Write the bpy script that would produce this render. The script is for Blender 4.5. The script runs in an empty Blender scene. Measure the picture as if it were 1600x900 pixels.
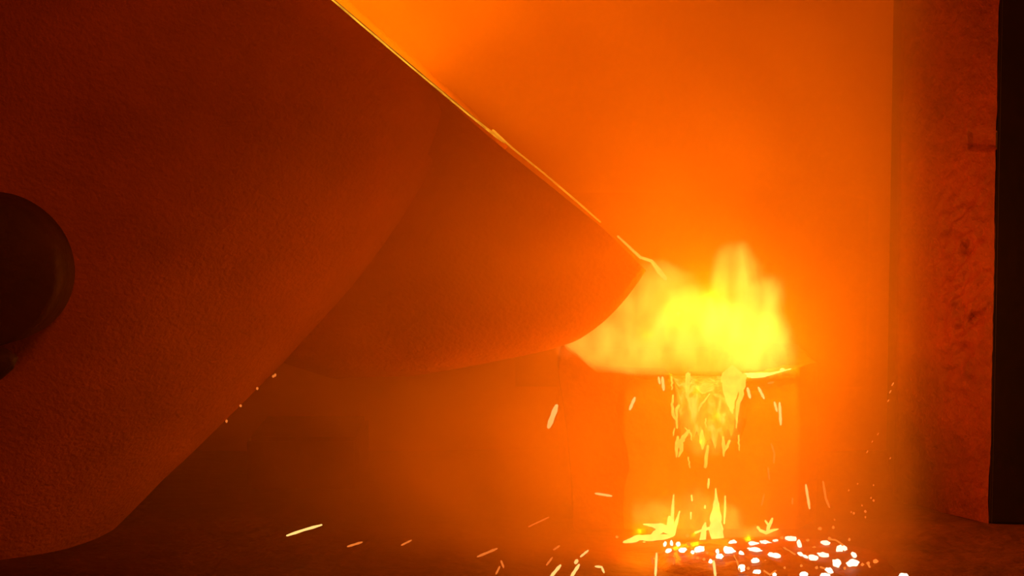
import bpy, bmesh, math, random
from mathutils import Vector, Matrix, noise

S = bpy.context.scene
COL = S.collection
random.seed(7)

# ------------------------------------------------------------------ camera
PITCH = math.radians(5.0)
CAM = Vector((0.0, -12.0, 2.55))
F = 3200.0                                    # focal length in pixels of the 1600 x 900 frame
cam_d = bpy.data.cameras.new('camera')
cam_d.lens = 72.0
cam_d.sensor_width = 36.0
cam = bpy.data.objects.new('camera', cam_d)
cam.location = CAM
cam.rotation_euler = (math.pi / 2 - PITCH, 0, 0)
COL.objects.link(cam)
S.camera = cam


def at(px, py, Y=0.0):
    """The point of the plane y = Y seen at that pixel."""
    d = Vector((px - 800.0, 0, 0)) + F * Vector((0, math.cos(PITCH), -math.sin(PITCH))) \
        + (450.0 - py) * Vector((0, math.sin(PITCH), math.cos(PITCH)))
    return CAM + d * ((Y - CAM.y) / d.y)


def onfloor(px, py, z=0.0):
    """The point of the floor seen at that pixel."""
    d = Vector((px - 800.0, 0, 0)) + F * Vector((0, math.cos(PITCH), -math.sin(PITCH))) \
        + (450.0 - py) * Vector((0, math.sin(PITCH), math.cos(PITCH)))
    return CAM + d * ((z - CAM.z) / d.z)


# ------------------------------------------------------------------ view, world, lights
S.view_settings.view_transform = 'Standard'
S.view_settings.look = 'None'
S.view_settings.gamma = 1.0
S.view_settings.exposure = 0.0
S.view_settings.use_curve_mapping = False
S.cycles.use_denoising = True
S.cycles.volume_bounces = 2
S.cycles.max_bounces = 6
S.cycles.volume_step_rate = 1.0
S.cycles.volume_max_steps = 160
S.cycles.adaptive_threshold = 0.03
S.cycles.sample_clamp_indirect = 4.0

w = bpy.data.worlds.new('hall')
S.world = w
w.use_nodes = True
w.node_tree.nodes['Background'].inputs[0].default_value = (0.10, 0.018, 0.0012, 1)
w.node_tree.nodes['Background'].inputs[1].default_value = 0.15

HOT = (1.0, 0.228, 0.002)


def lamp(name, p, watts, radius=0.0, color=HOT):
    l = bpy.data.lights.new(name, 'POINT')
    l.energy = watts
    l.color = color
    l.shadow_soft_size = radius
    o = bpy.data.objects.new(name, l)
    o.location = p
    COL.objects.link(o)
    return o


# light of the burning metal: in the fireball, in the falling stream, in the splash and inside the ladle
for (px, py, Y, P) in ((1010, 525, 0.3, 14), (1060, 490, 0.1, 60), (1110, 470, 0.0, 45), (1150, 520, 0.0, 50), (1200, 510, 0.1, 50),
                       (1090, 610, -0.15, 7), (1120, 650, -0.15, 7), (1095, 690, -0.15, 6),
                       (1000, 830, -0.4, 14), (1050, 820, -0.2, 18), (1120, 800, -0.1, 14), (1085, 835, -0.3, 6), (1170, 838, -0.2, 6),
                       (1250, 850, -0.3, 6)):
    lamp('fire_light', at(px, py, Y), P)
# unseen fill light added above the camera to brighten the ladle and smoke
fl = bpy.data.lights.new('front_fill', 'AREA')
fl.shape = 'DISK'; fl.size = 2.0; fl.energy = 240; fl.color = (1.0, 0.13, 0.002)
flo = bpy.data.objects.new('front_fill', fl)
flo.location = (1.0, -10.0, 6.0)
flo.rotation_euler = (Vector((0.6, 0, 2.6)) - Vector((1.0, -10.0, 6.0))).to_track_quat('-Z', 'Y').to_euler()
COL.objects.link(flo)

# ------------------------------------------------------------------ materials
def mat(name):
    m = bpy.data.materials.new(name)
    m.use_nodes = True
    nt = m.node_tree
    nt.nodes.clear()
    out = nt.nodes.new('ShaderNodeOutputMaterial')
    return m, nt, out


def surface(name, c1, c2, rough=0.8, scale=6.0, bump=0.3, metallic=0.0, bscale=None, stretch=(1, 1, 1)):
    m, nt, out = mat(name)
    N, L = nt.nodes.new, nt.links.new
    tc = N('ShaderNodeTexCoord')
    mp = N('ShaderNodeMapping')
    mp.inputs['Scale'].default_value = stretch
    L(tc.outputs['Object'], mp.inputs[0])
    n1 = N('ShaderNodeTexNoise')
    n1.inputs['Scale'].default_value = scale
    n1.inputs['Detail'].default_value = 8
    n1.inputs['Roughness'].default_value = 0.65
    L(mp.outputs[0], n1.inputs['Vector'])
    cr = N('ShaderNodeValToRGB')
    cr.color_ramp.elements[0].position = 0.3
    cr.color_ramp.elements[1].position = 0.7
    cr.color_ramp.elements[0].color = (*c1, 1)
    cr.color_ramp.elements[1].color = (*c2, 1)
    L(n1.outputs['Fac'], cr.inputs[0])
    n2 = N('ShaderNodeTexNoise')
    n2.inputs['Scale'].default_value = bscale or scale * 6
    n2.inputs['Detail'].default_value = 6
    L(mp.outputs[0], n2.inputs['Vector'])
    bp = N('ShaderNodeBump')
    bp.inputs['Strength'].default_value = bump
    bp.inputs['Distance'].default_value = 0.03
    L(n2.outputs['Fac'], bp.inputs['Height'])
    b = N('ShaderNodeBsdfPrincipled')
    L(cr.outputs[0], b.inputs['Base Color'])
    b.inputs['Roughness'].default_value = rough
    b.inputs['Metallic'].default_value = metallic
    b.inputs['Specular IOR Level'].default_value = 0.25
    L(bp.outputs[0], b.inputs['Normal'])
    L(b.outputs[0], out.inputs['Surface'])
    return m


def glow(name, color, strength, vary=0.0, scale=20.0):
    m, nt, out = mat(name)
    N, L = nt.nodes.new, nt.links.new
    e = N('ShaderNodeEmission')
    e.inputs[0].default_value = (*color, 1)
    e.inputs[1].default_value = strength
    if vary:
        tc = N('ShaderNodeTexCoord')
        n = N('ShaderNodeTexNoise')
        n.inputs['Scale'].default_value = scale
        n.inputs['Detail'].default_value = 4
        L(tc.outputs['Object'], n.inputs['Vector'])
        mr = N('ShaderNodeMapRange')
        mr.inputs['From Min'].default_value = 0.35
        mr.inputs['From Max'].default_value = 0.65
        mr.inputs['To Min'].default_value = strength * (1 - vary)
        mr.inputs['To Max'].default_value = strength * (1 + vary)
        L(n.outputs['Fac'], mr.inputs['Value'])
        L(mr.outputs[0], e.inputs[1])
    L(e.outputs[0], out.inputs['Surface'])
    return m


M = {
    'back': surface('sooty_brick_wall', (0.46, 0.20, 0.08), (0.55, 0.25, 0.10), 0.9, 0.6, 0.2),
    'floor': surface('slag_covered_floor', (0.05, 0.014, 0.008), (0.11, 0.03, 0.016), 0.75, 2.0, 0.8, bscale=9),
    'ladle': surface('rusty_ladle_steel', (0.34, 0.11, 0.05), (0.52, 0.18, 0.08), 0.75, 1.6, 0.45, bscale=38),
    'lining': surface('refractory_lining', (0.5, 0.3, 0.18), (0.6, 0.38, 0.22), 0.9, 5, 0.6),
    'dark': surface('dark_steel', (0.02, 0.008, 0.006), (0.05, 0.018, 0.012), 0.6, 3, 0.4),
    'receiver': surface('receiver_refractory', (0.26, 0.12, 0.06), (0.38, 0.18, 0.09), 0.9, 2.5, 0.6, bscale=12),
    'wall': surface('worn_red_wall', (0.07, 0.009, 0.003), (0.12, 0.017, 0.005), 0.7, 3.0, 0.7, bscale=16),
    'black': surface('shaded_wall_end', (0.006, 0.003, 0.003), (0.012, 0.005, 0.004), 0.8, 3, 0.1),  # shade on the unlit end of the right wall, put into a near-black colour
    'crust': surface('slag_crust', (0.10, 0.02, 0.012), (0.22, 0.05, 0.02), 0.6, 6, 0.9, bscale=14),
    'melt': glow('molten_metal', (1.0, 0.33, 0.01), 4.0, 0.5, 6),
    'hot': glow('white_hot_metal', (1.0, 0.62, 0.07), 1.3, 0.25, 12),
    'ember': glow('ember_white', (1.0, 0.80, 0.55), 3.2),
    'ember_dim': glow('ember_orange', (1.0, 0.22, 0.03), 1.6),
    'splash': glow('splash_yellow', (1.0, 0.60, 0.10), 2.8, 0.15, 30),
    'strand': glow('stream_yellow', (1.0, 0.66, 0.07), 1.6, 0.12, 20),
    'sheet': None,
    'spark': glow('spark_yellow', (1.0, 0.62, 0.17), 1.7),
    'spark_dim': glow('spark_orange', (1.0, 0.22, 0.03), 1.1),
    'rimglow': glow('painted_rim_light', (1.0, 0.45, 0.02), 1.3, 0.4, 9),  # melt light falling on the rim and spout edge, put into emission
}

def sheet_material():
    """Running metal: vertical streaks between orange and yellow heat."""
    m, nt, out = mat('running_metal')
    N, L = nt.nodes.new, nt.links.new
    tc = N('ShaderNodeTexCoord')
    mp = N('ShaderNodeMapping'); mp.inputs['Scale'].default_value = (1.0, 1.0, 0.45)
    L(tc.outputs['Object'], mp.inputs[0])
    n = N('ShaderNodeTexNoise'); n.inputs['Scale'].default_value = 17; n.inputs['Detail'].default_value = 4
    n.inputs['Distortion'].default_value = 0.8
    L(mp.outputs[0], n.inputs['Vector'])
    cr = N('ShaderNodeValToRGB')
    e = cr.color_ramp.elements
    e[0].position = 0.36; e[0].color = (1.0, 0.16, 0.003, 1)
    e[1].position = 0.66; e[1].color = (1.0, 0.72, 0.09, 1)
    k = e.new(0.50); k.color = (1.0, 0.36, 0.012, 1)
    L(n.outputs['Fac'], cr.inputs[0])
    em = N('ShaderNodeEmission'); em.inputs[1].default_value = 1.1
    L(cr.outputs[0], em.inputs[0])
    L(em.outputs[0], out.inputs['Surface'])
    return m


M['sheet'] = sheet_material()

# ------------------------------------------------------------------ helpers
def tag(o, label=None, cat=None, group=None, kind=None):
    if label: o['label'] = label
    if cat: o['category'] = cat
    if group: o['group'] = group
    if kind: o['kind'] = kind
    return o


def link(name, me, m, parent=None, loc=None):
    o = bpy.data.objects.new(name, me)
    if m: me.materials.append(m)
    COL.objects.link(o)
    if parent: o.parent = parent
    if loc is not None: o.location = loc
    return o


def from_bm(name, bm, m, parent=None, loc=None, smooth=True):
    bmesh.ops.recalc_face_normals(bm, faces=bm.faces[:])
    me = bpy.data.meshes.new(name)
    bm.to_mesh(me)
    bm.free()
    if smooth:
        for p in me.polygons: p.use_smooth = True
    return link(name, me, m, parent, loc)


def empty(name, loc, rot=(0, 0, 0)):
    o = bpy.data.objects.new(name, None)
    o.location = loc
    o.rotation_euler = rot
    COL.objects.link(o)
    return o


def box(bm, x0, x1, y0, y1, z0, z1):
    vs = [bm.verts.new((x, y, z)) for x in (x0, x1) for y in (y0, y1) for z in (z0, z1)]
    for f in ((0, 1, 3, 2), (4, 6, 7, 5), (0, 4, 5, 1), (2, 3, 7, 6), (0, 2, 6, 4), (1, 5, 7, 3)):
        bm.faces.new([vs[i] for i in f])


def prism(bm, pts, y0, y1, y0b=None, y1b=None, zcut=None):
    """An outline in x-z extruded between two depths."""
    a = [bm.verts.new((p[0], y0, p[1])) for p in pts]
    b = [bm.verts.new((p[0], y1, p[1])) for p in pts]
    n = len(pts)
    bm.faces.new(a)
    bm.faces.new(b[::-1])
    for i in range(n):
        bm.faces.new((a[i], b[i], b[(i + 1) % n], a[(i + 1) % n]))


def lathe(bm, prof, seg=96, cap=False):
    rings = []
    for (r, z) in prof:
        rings.append([bm.verts.new((r * math.cos(2 * math.pi * k / seg), r * math.sin(2 * math.pi * k / seg), z)) for k in range(seg)])
    for i in range(len(rings) - 1):
        for k in range(seg):
            bm.faces.new((rings[i][k], rings[i][(k + 1) % seg], rings[i + 1][(k + 1) % seg], rings[i + 1][k]))
    if cap:
        bm.faces.new(rings[0][::-1])
        bm.faces.new(rings[-1])
    return rings


def tube(bm, pts, rad, seg=8, flat=1.0):
    """A tapering tube through the points, closed to a rounded tip at both ends."""
    pts = [Vector(p) for p in pts]
    rings = []
    n = len(pts)
    for i, p in enumerate(pts):
        t = (pts[min(i + 1, n - 1)] - pts[max(i - 1, 0)]).normalized()
        u = t.cross(Vector((0, 1, 0)))
        if u.length < 1e-3: u = t.cross(Vector((1, 0, 0)))
        u.normalize()
        v = t.cross(u).normalized()
        rings.append([bm.verts.new(p + rad[i] * (math.cos(2 * math.pi * k / seg) * u + flat * math.sin(2 * math.pi * k / seg) * v)) for k in range(seg)])
    for i in range(n - 1):
        for k in range(seg):
            bm.faces.new((rings[i][k], rings[i][(k + 1) % seg], rings[i + 1][(k + 1) % seg], rings[i + 1][k]))
    for ring, q, s in ((rings[0], pts[0] - pts[1], 0), (rings[-1], pts[-1] - pts[-2], -1)):
        tip = bm.verts.new(pts[s] + q.normalized() * rad[s] * 0.8)
        for k in range(seg):
            bm.faces.new((ring[k], ring[(k + 1) % seg], tip))


def blob(bm, c, rx, ry, rz, lump=0.15, seed=0, sub=2, rot=0.0):
    ret = bmesh.ops.create_icosphere(bm, subdivisions=sub, radius=1.0)
    R = Matrix.Rotation(rot, 3, 'Y')
    for v in ret['verts']:
        k = 1 + lump * noise.noise(v.co * 1.7 + Vector((seed * 3.1, seed, 0)))
        v.co = R @ Vector((v.co.x * rx * k, v.co.y * ry * k, v.co.z * rz * k)) + Vector(c)


PX = 12.0 / F          # metres per pixel at the pouring plane

# ------------------------------------------------------------------ the setting
bm = bmesh.new()
nx, ny = 90, 60
g = [[bm.verts.new((-7 + 14 * i / nx, -6 + 9.4 * j / ny,
      0.018 * noise.noise(Vector((-7 + 14 * i / nx, -6 + 9.4 * j / ny, 0)) * 2.3))) for j in range(ny + 1)] for i in range(nx + 1)]
for i in range(nx):
    for j in range(ny):
        bm.faces.new((g[i][j], g[i + 1][j], g[i + 1][j + 1], g[i][j + 1]))
tag(from_bm('floor', bm, M['floor']), 'dark slag-strewn floor of the pouring bay', None, None, 'structure')

bm = bmesh.new()
box(bm, -8, 6.5, 3.2, 3.5, -0.1, 8)
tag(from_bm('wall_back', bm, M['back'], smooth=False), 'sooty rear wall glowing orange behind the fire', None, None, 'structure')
bm = bmesh.new()
box(bm, -8, 6.5, -2.0, 3.5, 7.6, 7.8)
tag(from_bm('ceiling', bm, M['back'], smooth=False), 'sooty roof over the pouring bay', None, None, 'structure')
bm = bmesh.new()
box(bm, -8.2, -8, -2.0, 3.5, -0.1, 7.8)
tag(from_bm('wall_left', bm, M['back'], smooth=False), 'far end wall beyond the ladle', None, None, 'structure')

# right wall: its worn flank stands askew beside the fire and ends in a face with its shade painted black
PA, PB = at(1405, 500, 1.2), at(1551, 500, 0.46)
PA.z = PB.z = 0
FL = (PB - PA).length
fd = (PB - PA) / FL
fn = Vector((fd.y, -fd.x, 0))                 # towards the camera
bm = bmesh.new()
nu, nz = 90, 300
H = 6.0
cols = []
for j in range(nu + 1):
    u = j / nu
    row = []
    for k in range(nz + 1):
        z = H * k / nz
        band = math.exp(-((u - 0.66) / 0.24) ** 2) * math.exp(-((z - 1.45) / 0.62) ** 2)
        q = Vector((u * 3.0 + z * 3.0, z * 9.0 - u * 5.0, 3.3))
        rid = 1 - abs(noise.noise(q * 1.3))
        d = 0.012 * noise.noise(Vector((u, z, 1)) * 1.7) + 0.004 * noise.noise(Vector((u, z, 4)) * 12)
        d += band * (0.07 * (rid - 0.75) + 0.04 * noise.noise(q * 2.3))
        if u > 0.72 and 2.30 < z < 2.42:
            d += 0.10 * (u - 0.72) * noise.noise(Vector((u * 9, z * 9, 9))) - 0.03
        w_ = u * FL + 0.012 * noise.noise(Vector((0, z * 3, 2))) * (u > 0.99)
        p = PA + fd * w_ + fn * d
        row.append(bm.verts.new((p.x, p.y, z)))
    cols.append(row)
for j in range(nu):
    for k in range(nz):
        bm.faces.new((cols[j][k], cols[j + 1][k], cols[j + 1][k + 1], cols[j][k + 1]))
wr = tag(from_bm('wall_right', bm, M['wall']), 'worn dark red wall flank beside the fire', None, None, 'structure')
bm = bmesh.new()
ins = [PA - fn * 0.05 + fd * 0.01, PB - fn * 0.05, Vector((6.5, PB.y + 0.06, 0)), Vector((6.5, 3.2, 0)), Vector((PA.x + 0.3, 3.2, 0)), PA + Vector((0.02, 0.2, 0))]
a = [bm.verts.new((p.x, p.y, 0)) for p in ins]
b = [bm.verts.new((p.x, p.y, H)) for p in ins]
bm.faces.new(a); bm.faces.new(b)
for i in range(6): bm.faces.new((a[i], a[(i + 1) % 6], b[(i + 1) % 6], b[i]))
from_bm('wall_core', bm, M['wall'], wr, smooth=False)
bm = bmesh.new()
box(bm, PB.x + 0.005, 6.5, PB.y - 0.02, PB.y + 0.05, 0.0, H)
bmesh.ops.bevel(bm, geom=bm.edges[:], offset=0.012, segments=2, affect='EDGES')
from_bm('wall_end_shade', bm, M['black'], wr, smooth=False)

# ------------------------------------------------------------------ the tilted ladle
TH = math.radians(40.8)
YL = 0.35
rim_c = at(440, -77, YL)
PXL = (12.0 + YL) / F
R0 = 462 * PXL
TAP = math.tan(math.radians(5.2))
DEPTH = 4.6
ladle = empty('pouring_ladle', rim_c, (0, TH, 0))
tag(ladle, 'huge tilted steel pouring ladle with a long spout reaching down to the fire', 'ladle')


def rr(z): return R0 + z * TAP       # outer radius at local height z (rim at 0, bottom at -DEPTH)


bm = bmesh.new()
prof = [(0.01, -DEPTH)] + [(rr(-DEPTH) - 0.25, -DEPTH), (rr(-DEPTH) - 0.06, -DEPTH + 0.06), (rr(-DEPTH + 0.25), -DEPTH + 0.25)]
prof += [(rr(-DEPTH + 0.25 + (DEPTH - 0.25) * i / 24), -DEPTH + 0.25 + (DEPTH - 0.25) * i / 24) for i in range(1, 25)]
prof += [(R0 - 0.06, 0.0), (R0 - 0.06, -0.3)]
lathe(bm, prof, 128)
for v in bm.verts:
    a = noise.noise(v.co * 1.1) * 0.012 + noise.noise(v.co * 5) * 0.004
    v.co.x *= 1 + a; v.co.y *= 1 + a
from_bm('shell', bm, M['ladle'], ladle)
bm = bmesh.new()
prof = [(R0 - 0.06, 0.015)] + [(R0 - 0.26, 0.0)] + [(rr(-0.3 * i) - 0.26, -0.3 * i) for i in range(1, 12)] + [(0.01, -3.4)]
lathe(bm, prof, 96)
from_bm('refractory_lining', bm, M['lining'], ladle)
# light of the melt on the rim edge, painted as a thin emissive bead
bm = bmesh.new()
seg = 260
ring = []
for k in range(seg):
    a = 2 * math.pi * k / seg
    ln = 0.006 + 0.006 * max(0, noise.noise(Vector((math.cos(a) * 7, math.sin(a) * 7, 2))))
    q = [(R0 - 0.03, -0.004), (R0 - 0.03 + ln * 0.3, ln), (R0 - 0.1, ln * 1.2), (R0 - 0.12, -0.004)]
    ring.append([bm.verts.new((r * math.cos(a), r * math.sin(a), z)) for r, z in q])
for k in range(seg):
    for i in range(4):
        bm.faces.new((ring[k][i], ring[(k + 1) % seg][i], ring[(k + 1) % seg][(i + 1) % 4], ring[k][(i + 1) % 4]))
tag(from_bm('lit_rim_line', bm, M['rimglow'], ladle), 'yellow line of painted light along the rim')

# trunnion on the side towards the camera
def to_local(p):
    return ladle_m.inverted() @ Vector(p)


ladle_m = Matrix.Translation(rim_c) @ Matrix.Rotation(TH, 4, 'Y')
tr_w = at(-28, 425, YL - 1.9)
tl = to_local(tr_w)
bm = bmesh.new()
lathe(bm, [(0.01, 0.30), (0.36, 0.30), (0.39, 0.27), (0.39, 0.10), (0.40, 0.0), (0.40, -0.5)], 96)
for v in bm.verts: v.co = Vector((v.co.x, -v.co.z, v.co.y)) + Vector((tl.x, -1.60, tl.z))
from_bm('trunnion', bm, M['dark'], ladle)

# spout: outline in pixels of the pouring plane, turned into a closed trough body
out_px = [(770, 208), (800, 237), (850, 277), (940, 351), (1000, 412), (985, 432), (955, 455), (925, 482), (900, 512),
          (884, 536), (850, 548), (770, 566), (640, 588), (520, 604), (425, 600), (420, 500)]
loc = [to_local(at(x, y, YL)) for x, y in out_px]
def along(pts, s_):
    """The point at that share of a polyline's length, in ladle space."""
    q = [to_local(at(x, y, YL)) for x, y in pts]
    ls = [(q[i + 1] - q[i]).length for i in range(len(q) - 1)]
    t = s_ * sum(ls)
    for i, l in enumerate(ls):
        if t <= l or i == len(ls) - 1: return q[i].lerp(q[i + 1], min(1, t / l))
        t -= l


top_px = [(640, 95), (740, 186), (800, 237), (850, 277), (940, 351), (1000, 412)]
bot_px = [(420, 560), (520, 592), (640, 588), (770, 566), (850, 548), (884, 536)]
bm = bmesh.new()
NS, NT = 30, 22
secs = []
for i in range(NS + 1):
    f = i / NS
    T, B = along(top_px, f), along(bot_px, f)
    half = []
    for k in range(NT + 1):
        t = k / NT
        base = max(0.35, 1.36 - 1.25 * t ** 0.6)
        wf = base * (1 - f) + (0.55 - 0.15 * t) * f + 0.10 * math.sin(math.pi * f)
        y = wf * max(0.0, 1 - t ** 5) ** 0.5
        p = T.lerp(B, t)
        bow = 0.035 * math.sin(math.pi * t) * (f ** 6)
        p = p + Vector((bow, 0, bow * 0.3)) + Vector((0, 0, 0.008 * noise.noise(p * 4)))
        half.append((p, y + 0.012 * noise.noise(p * 2.5)))
    sec = [bm.verts.new((p.x, -y, p.z)) for p, y in half] + [bm.verts.new((p.x, y, p.z)) for p, y in half[:-1][::-1]]
    wi = max(0.1, half[0][1] - 0.10)
    for yy, dz in ((wi, 0.0), (wi * 0.85, -0.30), (wi * 0.5, -0.38), (0, -0.40), (-wi * 0.5, -0.38), (-wi * 0.85, -0.30), (-wi, 0.0)):
        sec.append(bm.verts.new((T.x, yy, T.z + dz)))
    secs.append(sec)
n = len(secs[0])
for i in range(NS):
    for j in range(n):
        bm.faces.new((secs[i][j], secs[i][(j + 1) % n], secs[i + 1][(j + 1) % n], secs[i + 1][j]))
bm.faces.new(secs[0]); bm.faces.new(secs[-1][::-1])
sp = from_bm('spout', bm, M['ladle'], ladle)
# lit edge of the spout, painted as a glowing tube, and the lip drips
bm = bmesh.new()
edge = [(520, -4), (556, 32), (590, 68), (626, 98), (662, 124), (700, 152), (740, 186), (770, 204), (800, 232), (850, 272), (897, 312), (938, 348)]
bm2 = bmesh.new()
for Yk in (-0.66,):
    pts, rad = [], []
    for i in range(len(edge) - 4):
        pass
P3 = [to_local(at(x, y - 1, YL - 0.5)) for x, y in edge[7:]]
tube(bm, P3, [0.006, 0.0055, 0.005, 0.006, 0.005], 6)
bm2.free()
tag(from_bm('lit_edge_line', bm, M['rimglow'], ladle), 'thin yellow line of painted light along the spout edge')
bm = bmesh.new()
tube(bm, [to_local(at(x, y, YL - 0.45)) for x, y in ((965, 369), (980, 383), (1000, 402), (1018, 408), (1030, 424), (1040, 436))],
     [0.006, 0.007, 0.009, 0.01, 0.016, 0.012], 7)
tube(bm, [to_local(at(x, y, YL - 0.45)) for x, y in ((979, 431), (983, 423), (990, 420), (996, 424), (1003, 432))],
     [0.006, 0.010, 0.012, 0.008, 0.005], 7)
tag(from_bm('lip_drips', bm, M['strand'], ladle), 'curled yellow drips on the spout lip')

# molten bath inside the ladle, level with the lip
bm = bmesh.new()
zl = at(790, 225, YL).z - 0.15
ellipse = []
for k in range(64):
    a = 2 * math.pi * k / 64
    ellipse.append(Vector((math.cos(a), math.sin(a))))
vs = []
# the bath's outline: where the horizontal level cuts the lining
for k in range(64):
    a = 2 * math.pi * k / 64
    lo, hi = -3.3, -0.02
    for _ in range(30):
        zm = (lo + hi) / 2
        r = rr(zm) - 0.28
        p = ladle_m @ Vector((r * math.cos(a), r * math.sin(a), zm))
        if p.z > zl: hi = zm
        else: lo = zm
    vs.append(bm.verts.new(p))
bm.faces.new(vs)
bath = from_bm('molten_metal_bath', bm, M['melt'], smooth=False)
tag(bath, 'glowing molten metal lying inside the tilted ladle', 'molten metal')
lamp('bath_light', ladle_m @ Vector((0.3, 0.0, -0.30)), 190, 0.25)
lamp('bath_light', ladle_m @ Vector((0.95, 0.0, -0.30)), 90, 0.25)

# crane hook that carries the trunnion, mostly out of the picture on the left
bm = bmesh.new()
c = at(-30, 440, YL - 2.05)
pts = [c + Vector((0.42 * math.cos(t), 0, 0.42 * math.sin(t))) for t in [math.radians(a) for a in range(-70, -190, -12)]]
pts = pts + [c + Vector((-0.42, 0, 1.0)), c + Vector((-0.30, 0, 3.5))]
tube(bm, pts, [0.05] + [0.10] * (len(pts) - 3) + [0.13, 0.13], 12, 0.8)
hook = tag(from_bm('crane_hook', bm, M['dark']), 'dark crane hook cradling the ladle trunnion at the frame edge', 'hook')

# ------------------------------------------------------------------ receiving vessel
rec = empty('receiving_vessel', Vector((at(1090, 833, 0.3).x, 0.9, 0)))
tag(rec, 'thick refractory receiving vessel whose notched rim the fire spills over', 'vessel')


def rp(px, py, Y):                      # pixel to vessel-local
    return at(px, py, Y) - rec.location


YF = 0.30
xl, xm, x1, x2, x3 = rp(905, 600, YF).x, rp(972, 600, YF).x, rp(1050, 600, YF).x, rp(1168, 600, YF).x, rp(1250, 600, YF).x
zt = rp(1000, 584, YF).z
yl = YF - rec.location.y
outer = [(xm, yl), (x1, yl), (x2, yl), (x3, yl), (x3 + 0.15, yl + 0.3), (x3 + 0.15, yl + 1.3), (xl - 0.1, yl + 1.3), (xl, yl + 0.55)]
bm = bmesh.new()
def ringv(pts, z): return [bm.verts.new((x, y, z)) for x, y in pts]
nL = 14
rs = []
# finely divided wall so that it can be roughened
def sub(pts, m_=10):
    o = []
    for i in range(len(pts)):
        a, b = pts[i], pts[(i + 1) % len(pts)]
        for k in range(m_): o.append((a[0] + (b[0] - a[0]) * k / m_, a[1] + (b[1] - a[1]) * k / m_))
    return o
so = sub(outer)
cxr = sum(p[0] for p in outer) / 8; cyr = sum(p[1] for p in outer) / 8
def inset(pts, d):
    o = []
    for x, y in pts:
        v = Vector((x - cxr, y - cyr)); l = v.length
        v *= (l - d) / l
        o.append((cxr + v.x, cyr + v.y))
    return o
for i in range(nL + 1):
    rs.append(ringv(so, zt * i / nL))
rs.append(ringv(inset(so, 0.03), zt + 0.0))
rs.append(ringv(inset(so, 0.16), zt - 0.01))
for i in range(5): rs.append(ringv(inset(so, 0.17 + 0.01 * i), zt - 0.05 - 0.09 * i))
for i in range(len(rs) - 1):
    m_ = len(so)
    for k in range(m_): bm.faces.new((rs[i][k], rs[i][(k + 1) % m_], rs[i + 1][(k + 1) % m_], rs[i + 1][k]))
bm.faces.new(rs[-1])
for v in bm.verts:
    if v.co.z > 0.02:
        v.co += Vector((noise.noise(v.co * 3.1), noise.noise(v.co * 3.3 + Vector((5, 0, 0))), 0.3 * noise.noise(v.co * 5))) * 0.018
    # the notch where the metal runs over
    if yl - 0.05 < v.co.y < yl + 0.25 and v.co.z > zt - 0.25:
        t = min(1, max(0, (v.co.x - x1) / 0.06)) * min(1, max(0, (x2 - v.co.x) / 0.03))
        v.co.z -= 0.2 * t
    if v.co.x > x2 and v.co.z > zt - 0.3:
        v.co.z += min(v.co.x - x2, 0.28) * 0.12
from_bm('vessel_wall', bm, M['receiver'], rec)
# left pier rising under the spout; shade of the unlit side put into its colour
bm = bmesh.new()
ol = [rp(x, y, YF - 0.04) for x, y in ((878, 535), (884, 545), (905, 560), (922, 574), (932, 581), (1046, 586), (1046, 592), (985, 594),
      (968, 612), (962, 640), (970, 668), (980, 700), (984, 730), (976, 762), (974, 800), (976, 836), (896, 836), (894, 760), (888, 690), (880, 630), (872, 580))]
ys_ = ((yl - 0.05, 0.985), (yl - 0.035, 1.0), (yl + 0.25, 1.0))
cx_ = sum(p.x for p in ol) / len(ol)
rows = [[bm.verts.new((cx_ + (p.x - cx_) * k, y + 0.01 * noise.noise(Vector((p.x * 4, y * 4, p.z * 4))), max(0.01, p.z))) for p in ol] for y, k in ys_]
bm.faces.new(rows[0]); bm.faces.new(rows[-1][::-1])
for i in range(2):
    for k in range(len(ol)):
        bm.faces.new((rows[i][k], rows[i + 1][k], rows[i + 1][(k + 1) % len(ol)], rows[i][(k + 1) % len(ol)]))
tag(from_bm('side_pier', bm, M['wall'], rec, smooth=False), 'uneven pier painted shade-dark at the left whose top rises towards the ladle spout')
bm = bmesh.new()
ol = [rp(x, y, YF - 0.03) for x, y in ((1167, 592), (1180, 590), (1198, 589), (1206, 584), (1222, 582), (1236, 576), (1244, 580), (1244, 590), (1168, 597))]
prism(bm, [(p.x, p.z) for p in ol], yl - 0.04, yl + 0.2)
bmesh.ops.bevel(bm, geom=bm.edges[:], offset=0.006, segments=2, affect='EDGES')
tag(from_bm('rim_crust', bm, M['receiver'], rec, smooth=False), 'ragged crust on the rim beside the notch')
bm = bmesh.new()
vs = [bm.verts.new((x, y, zt - 0.21)) for x, y in inset(so, 0.15)]
bm.faces.new(vs)
pool = from_bm('molten_metal_pool', bm, M['hot'], loc=rec.location.copy(), smooth=False)
tag(pool, 'white-hot molten metal filling the notched receiving vessel', 'molten metal')

# dim block under the ladle, in the smoke
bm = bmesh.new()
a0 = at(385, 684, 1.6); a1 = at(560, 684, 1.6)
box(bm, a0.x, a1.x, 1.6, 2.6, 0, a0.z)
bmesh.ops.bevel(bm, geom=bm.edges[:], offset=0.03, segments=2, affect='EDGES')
tag(from_bm('concrete_block', bm, M['wall'], smooth=False), 'dim reddish block standing on the floor below the ladle', 'block')

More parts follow.
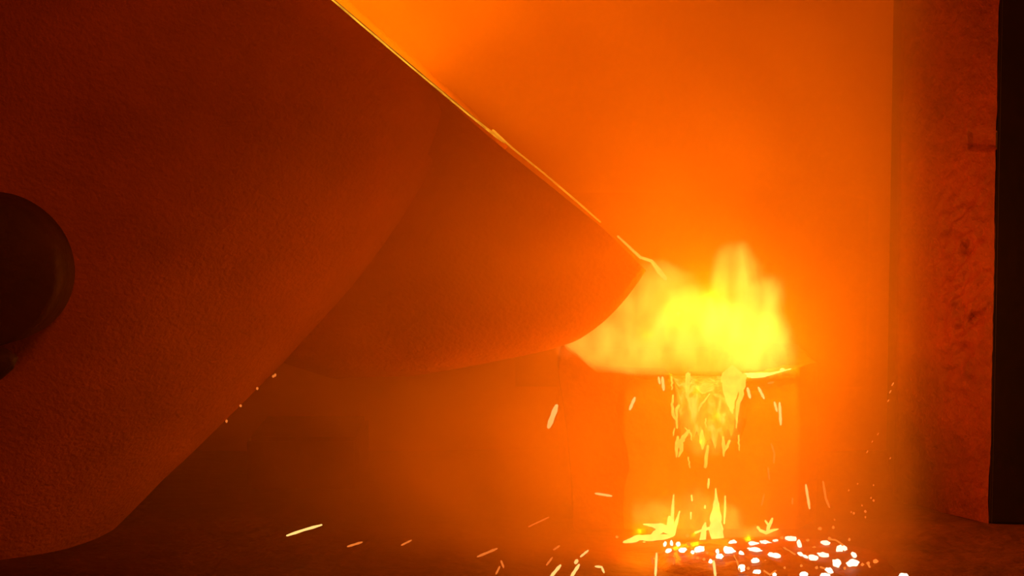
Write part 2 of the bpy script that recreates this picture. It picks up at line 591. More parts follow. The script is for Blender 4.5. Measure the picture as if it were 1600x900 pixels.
# ------------------------------------------------------------------ falling stream
bm = bmesh.new()
YS = 0.0
def s1(cx_, cy_, Y=YS): return at(1000 + cx_ / 5.0, 560 + cy_ / 5.0, Y)
def strand(pts, wid, Y=YS, name='molten_strand', m='strand', parent=None, label=None, flat=1.0):
    b = bmesh.new()
    o0 = s1(*pts[0], Y)
    P_ = []
    W_ = []
    for i in range(len(pts) - 1):
        for k in range(3):
            f = k / 3
            P_.append(s1(pts[i][0] * (1 - f) + pts[i + 1][0] * f, pts[i][1] * (1 - f) + pts[i + 1][1] * f, Y) - o0)
            W_.append((wid[i] * (1 - f) + wid[i + 1] * f) * PX / 10)
    P_.append(s1(*pts[-1], Y) - o0); W_.append(wid[-1] * PX / 10)
    for i in range(1, len(P_) - 1):
        P_[i] = P_[i] + Vector((noise.noise(Vector((pts[0][0], i * 0.9, 1))) * 0.006, noise.noise(Vector((pts[0][0], i * .7, 5))) * 0.02, 0))
    tube(b, P_, W_, 8, flat)
    o = from_bm(name, b, M[m], parent, o0 if not parent else o0 - parent.location)
    if label: tag(o, label)
    return o


stream = empty('molten_stream', s1(560, 0))
tag(stream, 'ragged yellow curtain of molten metal falling from the vessel notch', 'molten metal')
prof = [(1050, 604), (1054, 648), (1060, 692), (1068, 664), (1077, 690), (1086, 672), (1096, 703), (1104, 690), (1112, 684),
        (1119, 702), (1126, 676), (1134, 690), (1142, 668), (1150, 684), (1157, 640), (1164, 604)]
bm = bmesh.new()
fr, bk = [], []
NU, NV = 60, 26
for i in range(NU + 1):
    x = 1051 + 113 * i / NU
    k = max(q for q in range(len(prof) - 1) if prof[q][0] <= x)
    f = (x - prof[k][0]) / (prof[k + 1][0] - prof[k][0])
    yb = prof[k][1] * (1 - f) + prof[k + 1][1] * f + 5 * noise.noise(Vector((x * 0.35, 0, 0)))
    yt = 588
    c1, c2 = [], []
    for j in range(NV + 1):
        v = j / NV
        y = yt + (yb - yt) * v
        narrow = 1 - 0.14 * v
        xx = 1108 + (x - 1108) * narrow
        Y = 0.50 - 0.36 * min(1, v * 3) ** 0.5 + 0.03 * noise.noise(Vector((x * 0.08, y * 0.02, 0)))
        p = at(xx, y, Y) - stream.location
        th = 0.018 * (1 - v ** 4) + 0.003
        c1.append(bm.verts.new(p + Vector((0, -th, 0)))); c2.append(bm.verts.new(p + Vector((0, th, 0))))
    fr.append(c1); bk.append(c2)
for i in range(NU):
    for j in range(NV):
        bm.faces.new((fr[i][j], fr[i + 1][j], fr[i + 1][j + 1], fr[i][j + 1]))
        bm.faces.new((bk[i][j], bk[i][j + 1], bk[i + 1][j + 1], bk[i + 1][j]))
    bm.faces.new((fr[i][NV], fr[i + 1][NV], bk[i + 1][NV], bk[i][NV]))
    bm.faces.new((fr[i][0], bk[i][0], bk[i + 1][0], fr[i + 1][0]))
for i in (0, NU):
    for j in range(NV): bm.faces.new((fr[i][j], fr[i][j + 1], bk[i][j + 1], bk[i][j]))
tag(from_bm('stream_sheet', bm, M['sheet'], stream), 'orange-yellow ragged sheet behind the bright strands')
strand([(722, 110), (722, 150), (715, 200), (708, 270), (708, 330), (715, 390), (722, 430)], [150, 190, 160, 115, 75, 40, 12], 0.05, 'stream_core', 'strand', stream, 'solid bright wedge of the stream', 0.5)
strand([(810, 130), (805, 180), (790, 280), (762, 380), (755, 470), (752, 545)], [50, 46, 40, 30, 18, 8], -0.02, parent=stream)
strand([(375, 120), (370, 220), (372, 300), (392, 350), (410, 390)], [40, 34, 24, 26, 14], -0.03, parent=stream)
strand([(545, 275), (500, 335), (470, 370), (457, 412)], [10, 16, 18, 10], -0.05, parent=stream)
strand([(258, 285), (252, 360), (258, 440), (285, 480), (290, 545)], [14, 20, 26, 20, 14], -0.02, parent=stream)
strand([(305, 365), (285, 400), (288, 470)], [20, 24, 14], -0.04, parent=stream)
strand([(385, 560), (350, 605), (318, 650), (322, 720), (300, 770)], [18, 34, 44, 30, 10], -0.05, parent=stream)
strand([(295, 610), (288, 680), (285, 770)], [18, 34, 12], -0.03, parent=stream)
strand([(350, 540), (400, 590), (402, 640)], [8, 14, 6], 0.0, parent=stream)
strand([(376, 770), (382, 810), (390, 856)], [10, 12, 6], -0.02, parent=stream)
strand([(485, 560), (484, 640), (488, 710)], [16, 46, 12], 0.02, parent=stream)
strand([(530, 680), (520, 760), (510, 850)], [18, 28, 24], -0.05, parent=stream)
strand([(648, 610), (656, 690), (654, 765)], [14, 34, 10], -0.02, parent=stream)
strand([(700, 640), (680, 690), (660, 730)], [20, 24, 10], 0.0, parent=stream)
strand([(770, 600), (772, 660), (776, 720)], [12, 14, 6], 0.0, parent=stream)
strand([(245, 140), (250, 190), (248, 245)], [14, 16, 8], 0.0, parent=stream)
strand([(270, 545), (262, 580), (260, 605)], [8, 12, 6], 0.0, parent=stream)
strand([(515, 470), (512, 500), (515, 540)], [10, 12, 6], 0.0, parent=stream)

strand([(815, 128), (880, 134), (960, 130), (1010, 122), (1060, 112), (1120, 96), (1180, 82)], [30, 44, 40, 26, 16, 14, 8], 0.24,
       'overflow_bead', 'splash', stream, 'white-hot bead lying on the rim right of the notch')
strand([(1095, 88), (1110, 84), (1128, 84)], [10, 20, 8], 0.24, 'overflow_bead', 'splash', stream)
# ------------------------------------------------------------------ splash on the floor
splash = empty('metal_splash', onfloor(1118, 850))
tag(splash, 'white-yellow splash of molten metal leaping where the stream lands', 'molten metal')
def s2(cx_, cy_, Y=-0.05): return at(920 + cx_ / 5.625, 740 + cy_ / 5.625, Y)
def jet(pts, wid, name='splash_jet', m='splash', Y=-0.05, label=None, s=s2):
    b = bmesh.new()
    P_, W_ = [], []
    for i in range(len(pts) - 1):
        for k in range(4):
            f = k / 4
            P_.append(s(pts[i][0] * (1 - f) + pts[i + 1][0] * f, pts[i][1] * (1 - f) + pts[i + 1][1] * f, Y) - splash.location)
            W_.append((wid[i] * (1 - f) + wid[i + 1] * f) * PX / 11.25 * (1 + 0.25 * noise.noise(Vector((i + f, pts[0][0], 0)) * 2)))
    P_.append(s(*pts[-1], Y) - splash.location); W_.append(wid[-1] * PX / 11.25)
    tube(b, P_, W_, 8)
    o = from_bm(name, b, M[m], splash)
    if label: tag(o, label)
    return o


def s3(cx_, cy_, Y=-0.05): return at(1140 + cx_ / 5.625, 740 + cy_ / 5.625, Y)
jet([(1115, 130), (1118, 200), (1120, 290), (1115, 400), (1120, 520), (1150, 620)], [10, 24, 60, 108, 120, 100], label='tall bright central jet')
jet([(1198, 195), (1198, 300), (1190, 440)], [12, 20, 14])
jet([(746, 185), (738, 300), (730, 480)], [12, 28, 34])
jet([(798, 330), (770, 430), (740, 540)], [12, 30, 34])
jet([(1055, 45), (1052, 90), (1048, 130)], [14, 22, 10], 'airborne_drop')
jet([(1022, 280), (1020, 305)], [16, 18], 'airborne_drop')
jet([(903, 190), (908, 240)], [14, 14], 'airborne_drop')
jet([(897, 340), (897, 400)], [14, 12], 'airborne_drop')
jet([(185, 775), (215, 735), (270, 690), (320, 610), (440, 562), (560, 565), (680, 555), (740, 540)], [36, 30, 44, 48, 52, 58, 44, 30], 'splash_sheet', label='thick curved tongue of the splash')
jet([(205, 700), (240, 705), (275, 715)], [26, 40, 22], 'splash_sheet')
jet([(480, 445), (560, 455), (640, 475), (720, 500)], [14, 32, 80, 70], 'splash_sheet')
jet([(640, 480), (590, 530), (560, 560)], [60, 70, 50], 'splash_sheet')
jet([(710, 380), (715, 440), (720, 520)], [30, 60, 60], 'splash_sheet')
jet([(465, 640), (490, 605)], [36, 28], 'splash_sheet')
jet([(1025, 430), (1015, 480), (1000, 590)], [14, 44, 60], 'splash_sheet')
jet([(935, 520), (990, 500), (1060, 480)], [20, 22, 30], 'splash_sheet')
jet([(245, 468), (268, 500), (320, 520), (375, 500), (428, 487)], [22, 24, 34, 26, 10], 'splash_crown', s=s3)
jet([(375, 392), (362, 430), (340, 470), (335, 515)], [18, 30, 34, 26], 'splash_crown', s=s3)
jet([(312, 412), (335, 445)], [16, 20], 'splash_crown', s=s3)

# ------------------------------------------------------------------ crusted slag puddle and the embers on it
bm = bmesh.new()
pc = onfloor(1205, 880)
rings = []
for i in range(13):
    f = i / 12
    rg = []
    for k in range(72):
        a = 2 * math.pi * k / 72
        r = 1 + 0.10 * noise.noise(Vector((math.cos(a), math.sin(a), 0)) * 2.5)
        x = 0.68 * f * r * math.cos(a); y = 0.62 * f * r * math.sin(a)
        z = 0.018 + 0.05 * (1 - f ** 3) * (1 + 0.5 * noise.noise(Vector((x, y, 0)) * 9)) - 0.03 * (f == 1)
        rg.append(bm.verts.new((x, y, z)))
    rings.append(rg)
for i in range(12):
    for k in range(72):
        bm.faces.new((rings[i][k], rings[i][(k + 1) % 72], rings[i + 1][(k + 1) % 72], rings[i + 1][k]))
bmesh.ops.remove_doubles(bm, verts=bm.verts[:], dist=1e-5)
tag(from_bm('slag_puddle', bm, M['crust'], loc=(pc.x, pc.y, 0)), 'dark red crusted slag puddle strewn with white-hot lumps', 'slag')

ELL = {}
def ember(px, py, w_, h_, label, group=None, bright=True, seed=0, rot=0.0):
    """A glowing lump lying on the puddle; width and height in pixels."""
    p = onfloor(px, py, 0.07)
    sc_ = (p.y + 12) / F
    b = bmesh.new()
    rz = max(h_ * sc_ * 0.5, 0.008)
    blob(b, (0, 0, 0), w_ * sc_ * 0.5, max(w_, h_) * sc_ * 0.35, rz, 0.45, seed, 3 if w_ > 12 else 2, rot)
    o = from_bm('hot_lump', b, M['ember' if bright else 'ember_dim'], loc=p)
    tag(o, label, 'ember', group)
    return o


big = [
    (545, 572, 110, 46, 0.15, 'topmost flat white lump in the middle of the puddle rim'),
    (612, 625, 42, 95, -0.2, 'white lump drooping below the topmost flat one'),
    (335, 620, 132, 52, 0.35, 'long white lump tilted down to the right, left of the topmost one'),
    (212, 618, 95, 42, 0.1, 'flat yellow-white lump lying upon a wider white one'),
    (215, 670, 135, 42, 0.05, 'wide white lump under a flat yellow-white one'),
    (28, 605, 74, 40, 0.0, 'yellow-white lump close to the foot of the tall jet'),
    (-2, 680, 118, 66, 0.5, 'big white lump tilted right below the foot of the tall jet'),
    (105, 710, 42, 76, -0.4, 'upright white oval leaning left beside the big tilted lump'),
    (402, 725, 130, 52, 0.35, 'long tilted white oval in the centre of the puddle'),
    (225, 765, 72, 52, 0.0, 'round white lump left of the long tilted oval'),
    (240, 862, 74, 42, 0.0, 'low white oval under the round white lump'),
    (105, 832, 68, 62, -0.5, 'jagged yellow-white lump low beside a falling spark'),
    (650, 886, 76, 44, 0.0, 'white oval cut by the lower picture edge, in the middle of the puddle'),
    (876, 850, 76, 48, 0.4, 'white tilted oval low on the right half of the puddle'),
    (842, 892, 86, 40, 0.1, 'pale lump cut by the lower edge under the tilted oval'),
    (938, 787, 76, 70, 0.5, 'round white lump beside the broad oval at the right'),
    (1080, 787, 110, 66, 0.0, 'broad white oval at the right end of the puddle'),
    (1092, 715, 60, 44, 0.7, 'small tilted white oval above the broad one at the right end'),
    (965, 670, 66, 92, 0.25, 'tall jagged white lump with a side horn, near the right end'),
    (1010, 655, 56, 44, 0.5, 'side horn lump touching the tall jagged one'),
    (840, 608, 92, 36, 0.1, 'flat crescent lump behind, between topmost and jagged ones'),
    (622, 706, 56, 30, 0.5, 'left link of the three-lump chain'),
    (665, 728, 60, 22, 0.4, 'thin link between the chain end and its middle lump'),
    (736, 740, 92, 50, 0.1, 'middle lump of the three-lump chain'),
    (826, 718, 100, 52, 0.15, 'thick right end of the three-lump chain'),
    (402, 588, 54, 22, 0.0, 'small flat yellow lump left of the topmost one'),
    (395, 888, 42, 34, 0.0, 'small white lump with twigs of slag at the lower edge'),
    (1530, 892, 80, 36, 0.0, 'lone white lump far right at the lower edge'),
]
for i, (cx_, cy_, w_, h_, rt, lb) in enumerate(big):
    ember(1140 + cx_ / 5.625, 740 + cy_ / 5.625, w_ / 5.625 * 0.97, h_ / 5.625 * 0.97, lb, 'white-hot lumps on the slag puddle', True, i, rt)
left = [
    (972, 665, 92, 60, -0.2, 'rounded white lump left of the big tilted one'),
    (1150, 727, 68, 52, 0.0, 'square white lump under the foot of the tall jet'),
    (825, 672, 78, 42, -0.1, 'pale yellow slab lump in the left row'),
    (785, 620, 40, 46, 0.0, 'small pale round lump above the slab lump'),
    (728, 612, 30, 52, 0.0, 'upright pale lump second in the left row'),
    (670, 620, 30, 54, 0.2, 'upright pale lump at the left end of the row'),
    (700, 678, 66, 36, -0.4, 'pale lump joining the two upright ones from below'),
    (912, 690, 38, 36, 0.0, 'small white knob touching the rounded lump'),
    (1070, 772, 38, 38, 0.0, 'round white bead atop a falling spark at the lower edge'),
    (1130, 682, 36, 42, 0.0, 'yellow bead between the jet foot and the square lump'),
]
for i, (cx_, cy_, w_, h_, rt, lb) in enumerate(left):
    ember(920 + cx_ / 5.625, 740 + cy_ / 5.625, w_ / 5.625 * 0.97, h_ / 5.625 * 0.97, lb, 'white-hot lumps on the slag puddle', True, 40 + i, rt)
for i, (px, py, w_, lb) in enumerate([
    (1222, 840, 6, 'yellow crumb just left of the topmost flat white lump'), (1272, 856, 6, 'round orange crumb right of the drooping white lump'),
    (1262, 844, 5, 'crumb above the round orange one, right of the topmost lump'), (1226, 857, 4.5, 'crumb on the orange thread in the puddle centre'),
    (1347.5, 882, 5.5, 'orange crumb next to the broad white oval at the right'), (1356.5, 880, 6, 'crumb with a red drip, second right of the broad oval'),
    (1368, 877, 8, 'flat orange crumb farthest right of the puddle rim'), (1252, 884, 4, 'red crumb above the oval cut by the lower edge'),
    (1276, 887, 5, 'orange crumb left of the low tilted oval'), (1196, 877, 4.5, 'red crumb below the long tilted white oval'),
    (1226, 887, 3.5, 'faint crumb between the forked thread and the cut oval'), (1327, 843, 3.5, 'faint crumb above the small tilted oval at the right end'),
    (1281, 826, 6, 'lone orange crumb hovering behind the crescent lump'), (1169, 888, 5, 'crumb beside the jagged yellow-white lump'),
    (1076, 850, 6, 'pale crumb over the rounded lump of the left row'), (1100, 874, 5, 'orange crumb left of the white bead at the lower edge'),
    (1105, 864, 4.5, 'crumb above the white bead at the lower edge'), (1090, 872, 4.5, 'dim crumb farther left of the white bead'),
    (956, 807, 4, 'faint yellow crumb flying left of the splash tongue'), (964, 839, 5, 'yellow crumb over the tip of the splash tongue'),
    (1074, 837, 6, 'yellow crumb flying over the slab lump'), (1302, 824, 4, 'faint crumb right of the lone hovering one'),
    (1296, 841, 5, 'dull crumb at the start of the thread behind the jagged lump'), (1320, 888, 4, 'faint crumb at the lower right of the puddle')]):
    ember(px, py, w_, w_ * 0.8, lb, 'glowing crumbs on the puddle', False, i)

# dull red threads running over the puddle crust
for i, (pts, lb) in enumerate([([(1210, 852), (1228, 858), (1242, 866)], 'dull orange thread of slag across the puddle centre'),
                               ([(1147, 868), (1152, 878), (1156, 892)], 'dull orange thread running down beside the jagged lump'),
                               ([(1294, 842), (1306, 844), (1318, 852)], 'dull orange thread behind the tall jagged lump'),
                               ([(1194, 892), (1203, 898), (1212, 892)], 'forked orange thread at the lower picture edge'),
                               ([(1282, 886), (1290, 889), (1297, 890)], 'short orange thread beside the low tilted oval'),
                               ([(1356, 881), (1359, 886)], 'short red drip under the right-hand crumbs')]):
    b = bmesh.new()
    o0 = onfloor(*pts[0], 0.07)
    tube(b, [onfloor(x, y, 0.07) - o0 for x, y in pts], [0.005] * len(pts), 6)
    tag(from_bm('slag_thread', b, M['ember_dim'], loc=o0), lb, 'slag')

# ------------------------------------------------------------------ flying sparks, each a stretched drop of metal
def spark(x0, y0, x1_, y1_, wid, label, Y=-0.3, bright=True, group='flying sparks', mid=None):
    b = bmesh.new()
    ylow = max(y0, y1_)
    Y = min(Y, onfloor(x0, ylow, 0.05).y)                 # never under the floor
    a, c_ = at(x0, y0, Y), at(x1_, y1_, Y + random.uniform(-0.05, 0.05))
    o0 = (a + c_) / 2
    m_ = at(mid[0], mid[1], Y) if mid else (a + c_) / 2
    pts = [a, (a + m_) / 2, m_, (c_ + m_) / 2, c_]
    r = wid * PX / 2
    tube(b, [p - o0 for p in pts], [r * 0.6, r * 1.0, r * 0.85, r, r * 0.55], 8)
    o = from_bm('spark', b, M['spark' if bright else 'spark_dim'], loc=o0)
    return tag(o, label, 'spark', group)


for a in [
    (448, 837, 503, 820, 4.2, 'longest streak of spark, far left below the ladle', -0.6, True, (475, 828)),
    (543, 854, 566, 847, 3.6, 'short dim spark right of the longest streak', -0.5, False),
    (627, 852, 643, 844, 3.0, 'tiny dim spark low in the smoke left of the fire', -0.5, False),
    (746, 870, 777, 857, 3.8, 'slanting orange spark low between ladle and splash', -0.4, False),
    (930, 771, 956, 775, 4.0, 'almost level spark before the dark side of the vessel', -0.3, True),
    (857, 668, 870, 633, 8.5, 'thickest bright spark hanging left of the vessel', -0.4, True),
    (984, 640, 992, 621, 5.0, 'small bright spark before the left of the vessel front', -0.3, True),
    (1259, 757, 1265, 795, 4.2, 'long upright bright spark right of the splash', -0.3, True),
    (1286, 752, 1296, 793, 4.0, 'dim long spark beside the long upright bright one', -0.2, False, (1290, 778)),
    (1029, 589, 1031, 600, 4.0, 'left one of two drips under the rim left of the stream', 0.1, True),
    (1035, 589, 1037, 610, 5.0, 'right one of two drips under the rim left of the stream', 0.1, True),
    (1168, 606, 1172, 622, 5.0, 'short spark touching the right edge of the stream', 0.1, True),
    (1185, 605, 1194, 623, 4.5, 'spark slanting away right of the stream top', 0.1, True),
    (1210, 628, 1214, 643, 4.0, 'shorter of two upright sparks right of the stream', 0.0, True),
    (1218, 629, 1220, 664, 4.8, 'taller of two upright sparks right of the stream', 0.0, True),
    (1200, 599, 1209, 597, 3.5, 'faint level fleck just under the ragged rim crust', 0.1, False),
    (1205, 693, 1209, 724, 3.2, 'faint curved spark low right of the stream', 0.0, False, (1210, 708)),
    (860, 902, 876, 883, 5.0, 'bright slanting spark at the lower edge, left of its twin', -0.4, True),
    (892, 902, 905, 882, 5.0, 'bright slanting spark at the lower edge, right of its twin', -0.4, True),
    (854, 883, 863, 871, 3.0, 'faint slanting spark above the lower-edge pair', -0.4, False),
    (865, 859, 874, 853, 3.2, 'small upper spark left of the curved tongue', -0.4, False),
    (907, 870, 919, 860, 3.6, 'slanting spark between the lower-edge pair and the tongue', -0.4, True),
    (899, 880, 902, 875, 5.5, 'dot-like bright spark over the right lower-edge spark', -0.4, True),
    (930, 885, 944, 895, 3.6, 'hooked spark below the tip of the curved tongue', -0.4, True, (940, 886)),
    (1026, 864, 1024, 902, 3.8, 'upright spark below the left row of lumps', -0.35, True),
    (1019, 871, 1020, 881, 3.4, 'short spark left beside the upright one', -0.35, False),
    (1055, 870, 1052, 882, 3.2, 'short leaning spark right of the upright one', -0.35, False),
    (1115, 876, 1118, 902, 4.2, 'upright bright spark dropping from a white bead', -0.4, True),
    (826, 823, 858, 808, 2.6, 'faint long spark in the smoke left of the splash', -0.3, False),
    (783, 876, 787, 887, 3.2, 'faint upright fleck at the lower edge right of the slanting orange spark', -0.4, False),
    (775, 897, 781, 885, 3.0, 'faint leaning fleck at the lower edge right of the slanting orange spark', -0.4, False),
    (1190, 790, 1194, 772, 2.8, 'faint spark standing above the splash crown', -0.2, False),
    (1202, 750, 1200, 730, 2.6, 'faint high streak above the splash crown', -0.2, False),
    (1238, 788, 1238, 778, 2.8, 'faint fleck left of the long upright bright spark', -0.2, False),
]:
    spark(*a[:5], a[5], a[6], a[7], 'flying sparks', a[8] if len(a) > 8 else None)
for (px, py, s_) in [(1334, 802, 4), (1352, 799, 4.5), (1326, 766, 3), (1365, 782, 3.5), (1361, 778, 3), (1352, 808, 3), (1347, 790, 2.5),
                     (1340, 756, 2.5), (1365, 758, 2.5), (1304, 812, 3), (1330, 800, 3)]:
    b = bmesh.new()
    blob(b, (0, 0, 0), s_ * PX / 2, s_ * PX / 2, s_ * PX * 0.6, 0.3, px, 1)
    tag(from_bm('spark', b, M['spark_dim'], loc=at(px, py, 0.2)), 'tiny faint spark dot floating before the foot of the red wall', 'spark', 'faint spark dots by the red wall')
for (px, py, s_) in [(1395, 600, 4), (1391, 612, 4), (1388, 626, 3), (1363, 690, 2.5), (1372, 678, 2.5), (1355, 706, 3), (1391, 716, 2.5)]:
    b = bmesh.new()
    blob(b, (0, 0, 0), s_ * PX / 3, s_ * PX / 3, s_ * PX * 0.9, 0.3, px, 1, 0.5)
    tag(from_bm('spark', b, M['spark_dim'], loc=at(px, py, 0.2)), 'tiny faint spark rising along the left edge of the red wall', 'spark', 'faint sparks along the wall edge')
for (px, py) in [(427, 588), (430, 586), (402, 607), (376, 634), (354, 658)]:
    b = bmesh.new()
    blob(b, (0, 0, 0), 0.008, 0.008, 0.010, 0.3, px, 1)
    tag(from_bm('spark', b, M['spark_dim'], loc=at(px, py, -0.55)), 'tiny orange spark clinging along the lower edge of the ladle', 'spark', 'sparks at the ladle edge')

# ------------------------------------------------------------------ flames: emitting gas
def flame(name, label, origin, ells, strength, nscale=(3, 3, 1.6), warp=0.25, edge=0.35, lo=0.25, hi=1.6, pad=0.25, color=(1.0, 0.22, 0.024), dscale=5.0, zmin=None, zmax=None):
    """ells: (px, py, Y, rx_px, ry_m, rz_px) ellipsoids whose warped union is filled with burning gas."""
    E = []
    for (px, py, Y, rx, ry, rz) in ells:
        p = at(px, py, Y) - origin
        E.append((p, rx * PX, ry, rz * PX))
    x0 = min(p.x - a for p, a, b, c in E) - pad; x1_ = max(p.x + a for p, a, b, c in E) + pad
    y0 = min(p.y - b for p, a, b, c in E) - pad * .4; y1 = max(p.y + b for p, a, b, c in E) + pad * .4
    z0 = min(p.z - c for p, a, b, c in E) - pad; z1 = max(p.z + c for p, a, b, c in E) + pad
    if zmin is not None: z0 = zmin - origin.z
    if zmax is not None: z1 = zmax - origin.z
    b_ = bmesh.new(); box(b_, x0, x1_, y0, y1, z0, z1)
    m, nt, out = mat(name + '_gas')
    N, L = nt.nodes.new, nt.links.new
    def math_(op, a, b=None, c=None, clamp=False):
        q = N('ShaderNodeMath'); q.operation = op; q.use_clamp = clamp
        for i, v in enumerate((a, b, c)):
            if v is None: continue
            if isinstance(v, (int, float)): q.inputs[i].default_value = v
            else: L(v, q.inputs[i])
        return q.outputs[0]
    def vm(op, a, b):
        q = N('ShaderNodeVectorMath'); q.operation = op
        for i, v in enumerate((a, b)):
            if isinstance(v, (tuple, Vector)): q.inputs[i].default_value = v
            elif v is not None: L(v, q.inputs[i])
        return q
    tc = N('ShaderNodeTexCoord').outputs['Object']
    st = vm('MULTIPLY', tc, nscale).outputs[0]
    nz_ = N('ShaderNodeTexNoise'); nz_.inputs['Scale'].default_value = 1.0; nz_.inputs['Detail'].default_value = 3
    L(st, nz_.inputs['Vector'])
    wv = vm('MULTIPLY', vm('SUBTRACT', nz_.outputs['Color'], (0.5, 0.5, 0.5)).outputs[0], (warp * 2, warp * 1.2, warp * 2)).outputs[0]
    p_ = vm('ADD', tc, wv).outputs[0]
    f = None
    for (c, a, b, d) in E:
        q = vm('MULTIPLY', vm('SUBTRACT', p_, c).outputs[0], (1 / a, 1 / b, 1 / d)).outputs[0]
        ln = N('ShaderNodeVectorMath'); ln.operation = 'LENGTH'; L(q, ln.inputs[0])
        v = math_('SUBTRACT', 1.0, ln.outputs['Value'])
        f = v if f is None else math_('SMOOTH_MAX', f, v, 0.15)
    mr = N('ShaderNodeMapRange'); mr.interpolation_type = 'SMOOTHSTEP'
    mr.inputs['From Min'].default_value = 0.0; mr.inputs['From Max'].default_value = edge
    L(f, mr.inputs['Value'])
    n2 = N('ShaderNodeTexNoise'); n2.inputs['Scale'].default_value = dscale; n2.inputs['Detail'].default_value = 5
    n2.inputs['Roughness'].default_value = 0.6
    L(vm('MULTIPLY', tc, (1, 1, 0.5)).outputs[0], n2.inputs['Vector'])
    m2 = N('ShaderNodeMapRange')
    m2.inputs['From Min'].default_value = 0.35; m2.inputs['From Max'].default_value = 0.65
    m2.inputs['To Min'].default_value = lo; m2.inputs['To Max'].default_value = hi
    L(n2.outputs['Fac'], m2.inputs['Value'])
    d = math_('MULTIPLY', math_('MULTIPLY', mr.outputs[0], m2.outputs[0]), strength)
    e = N('ShaderNodeEmission'); e.inputs[0].default_value = (*color, 1)
    L(d, e.inputs[1])
    L(e.outputs[0], out.inputs['Volume'])
    o = from_bm(name, b_, m, loc=origin, smooth=False)
    o.visible_shadow = True
    m.cycles.volume_step_rate = 1.0
    return tag(o, label, 'flame')


ZR = at(1100, 588, 0.1).z            # level of the vessel rim, where the curtain starts
flame('fireball', 'billowing yellow fireball above the receiving vessel', at(1100, 520, 0.3), [
    (925, 545, 0.35, 58, 0.3, 34), (975, 535, 0.3, 95, 0.35, 56), (1000, 480, 0.3, 70, 0.3, 58), (1060, 515, 0.2, 95, 0.4, 85),
    (1130, 525, 0.2, 115, 0.45, 85), (1190, 535, 0.3, 72, 0.4, 82), (1150, 435, 0.3, 52, 0.3, 66), (1185, 470, 0.3, 62, 0.3, 62),
    (1035, 440, 0.2, 50, 0.2, 34)],
    8.5, (2.8, 2.8, 1.8), 0.18, 0.40, 0.25, 1.6, dscale=8.0, zmin=ZR)
flame('falling_flame', 'orange-yellow flame curtain hanging around the falling stream', at(1105, 640, 0.0), [
    (1108, 590, 0.02, 68, 0.14, 45), (1085, 635, 0.0, 40, 0.12, 66), (1130, 640, 0.0, 40, 0.12, 66), (1105, 680, 0.0, 45, 0.10, 40)],
    9.0, (7, 7, 4), 0.08, 0.4, 0.12, 1.6, pad=0.10, dscale=11, zmax=ZR - 0.002)
flame('floor_flame', 'low yellow flames licking around the splash on the floor', at(1100, 815, 0.0), [
    (1035, 810, 0.0, 55, 0.14, 42), (1090, 805, 0.0, 55, 0.16, 50), (1130, 815, 0.0, 50, 0.16, 40), (1175, 835, 0.0, 60, 0.16, 18)],
    9.0, (6, 6, 3), 0.10, 0.5, 0.1, 1.5, pad=0.08, dscale=9)

# ------------------------------------------------------------------ smoke filling the bay
bm = bmesh.new()
ol = [(-7.5, -2.6), (1.7, -2.6), (2.5, -0.4), (2.86, 0.44), (2.48, 1.17), (2.72, 3.15), (-7.5, 3.15)]
a = [bm.verts.new((x, y, 0.03)) for x, y in ol]
b = [bm.verts.new((x, y, 6.5)) for x, y in ol]
bm.faces.new(a); bm.faces.new(b)
for i in range(7): bm.faces.new((a[i], a[(i + 1) % 7], b[(i + 1) % 7], b[i]))
m, nt, out = mat('orange_smoke')
N, L = nt.nodes.new, nt.links.new
def mth(op, a, b=None, c=None):
    q = N('ShaderNodeMath'); q.operation = op
    for i, v in enumerate((a, b, c)):
        if v is None: continue
        if isinstance(v, (int, float)): q.inputs[i].default_value = v
        else: L(v, q.inputs[i])
    return q.outputs[0]
def rng(v, a, b, c, d):
    q = N('ShaderNodeMapRange'); q.interpolation_type = 'SMOOTHSTEP'
    for k, x in zip(('From Min', 'From Max', 'To Min', 'To Max'), (a, b, c, d)): q.inputs[k].default_value = x
    L(v, q.inputs['Value'])
    return q.outputs[0]
tc = N('ShaderNodeTexCoord').outputs['Object']
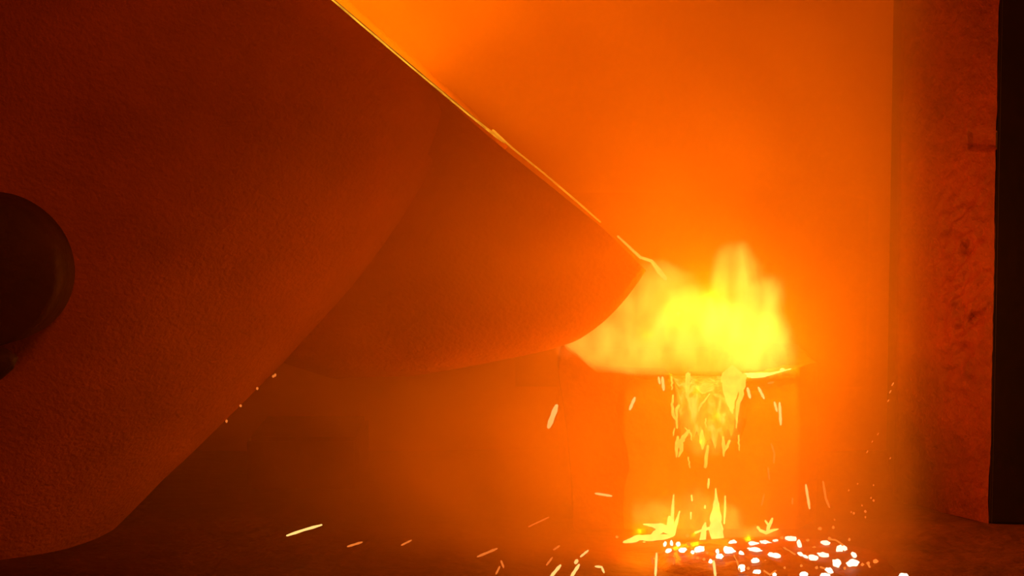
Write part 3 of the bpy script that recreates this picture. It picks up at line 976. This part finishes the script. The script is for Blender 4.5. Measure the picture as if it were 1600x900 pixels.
sx = N('ShaderNodeSeparateXYZ'); L(tc, sx.inputs[0])
nz_ = N('ShaderNodeTexNoise'); nz_.inputs['Scale'].default_value = 0.9; nz_.inputs['Detail'].default_value = 3
nz_.inputs['Roughness'].default_value = 0.55; nz_.inputs['Distortion'].default_value = 0.4
L(tc, nz_.inputs['Vector'])
body = rng(nz_.outputs['Fac'], 0.32, 0.68, 0.45, 1.55)
fall = rng(sx.outputs['X'], 1.7, 2.5, 1.0, 0.12)
def puff(c, r, k):
    q = N('ShaderNodeVectorMath'); q.operation = 'SUBTRACT'; L(tc, q.inputs[0]); q.inputs[1].default_value = c
    q2 = N('ShaderNodeVectorMath'); q2.operation = 'MULTIPLY'; L(q.outputs[0], q2.inputs[0]); q2.inputs[1].default_value = (1 / r[0], 1 / r[1], 1 / r[2])
    q3 = N('ShaderNodeVectorMath'); q3.operation = 'LENGTH'; L(q2.outputs[0], q3.inputs[0])
    return rng(q3.outputs['Value'], 0.2, 1.0, k, 0.0)
# smoke rolling out from under the spout, and the smoke hanging before the spout itself
p1 = puff(tuple(at(740, 720, -0.6)), (1.15, 0.8, 0.66), 0.95)
p2 = puff(tuple(at(880, 330, -0.7)), (1.1, 0.8, 0.8), 0.8)
left_thin = rng(sx.outputs['X'], -2.4, -0.3, 0.2, 1.0)
p3 = puff(tuple(at(600, 260, -1.6)), (1.0, 0.7, 0.9), 0.35)
den = mth('MULTIPLY', mth('MULTIPLY', body, mth('ADD', mth('ADD', mth('ADD', p1, p2), p3), mth('MULTIPLY', left_thin, 0.28))), fall)
vs_ = N('ShaderNodeVolumePrincipled')
vs_.inputs['Color'].default_value = (0.96, 0.66, 0.2, 1)
vs_.inputs['Anisotropy'].default_value = 0.15
L(den, vs_.inputs['Density'])
L(vs_.outputs[0], out.inputs['Volume'])
m.cycles.volume_step_rate = 0.5
sm = from_bm('smoke_haze', bm, m, smooth=False)
tag(sm, 'thin smoke filling the whole bay and glowing orange', 'smoke', None, 'stuff')
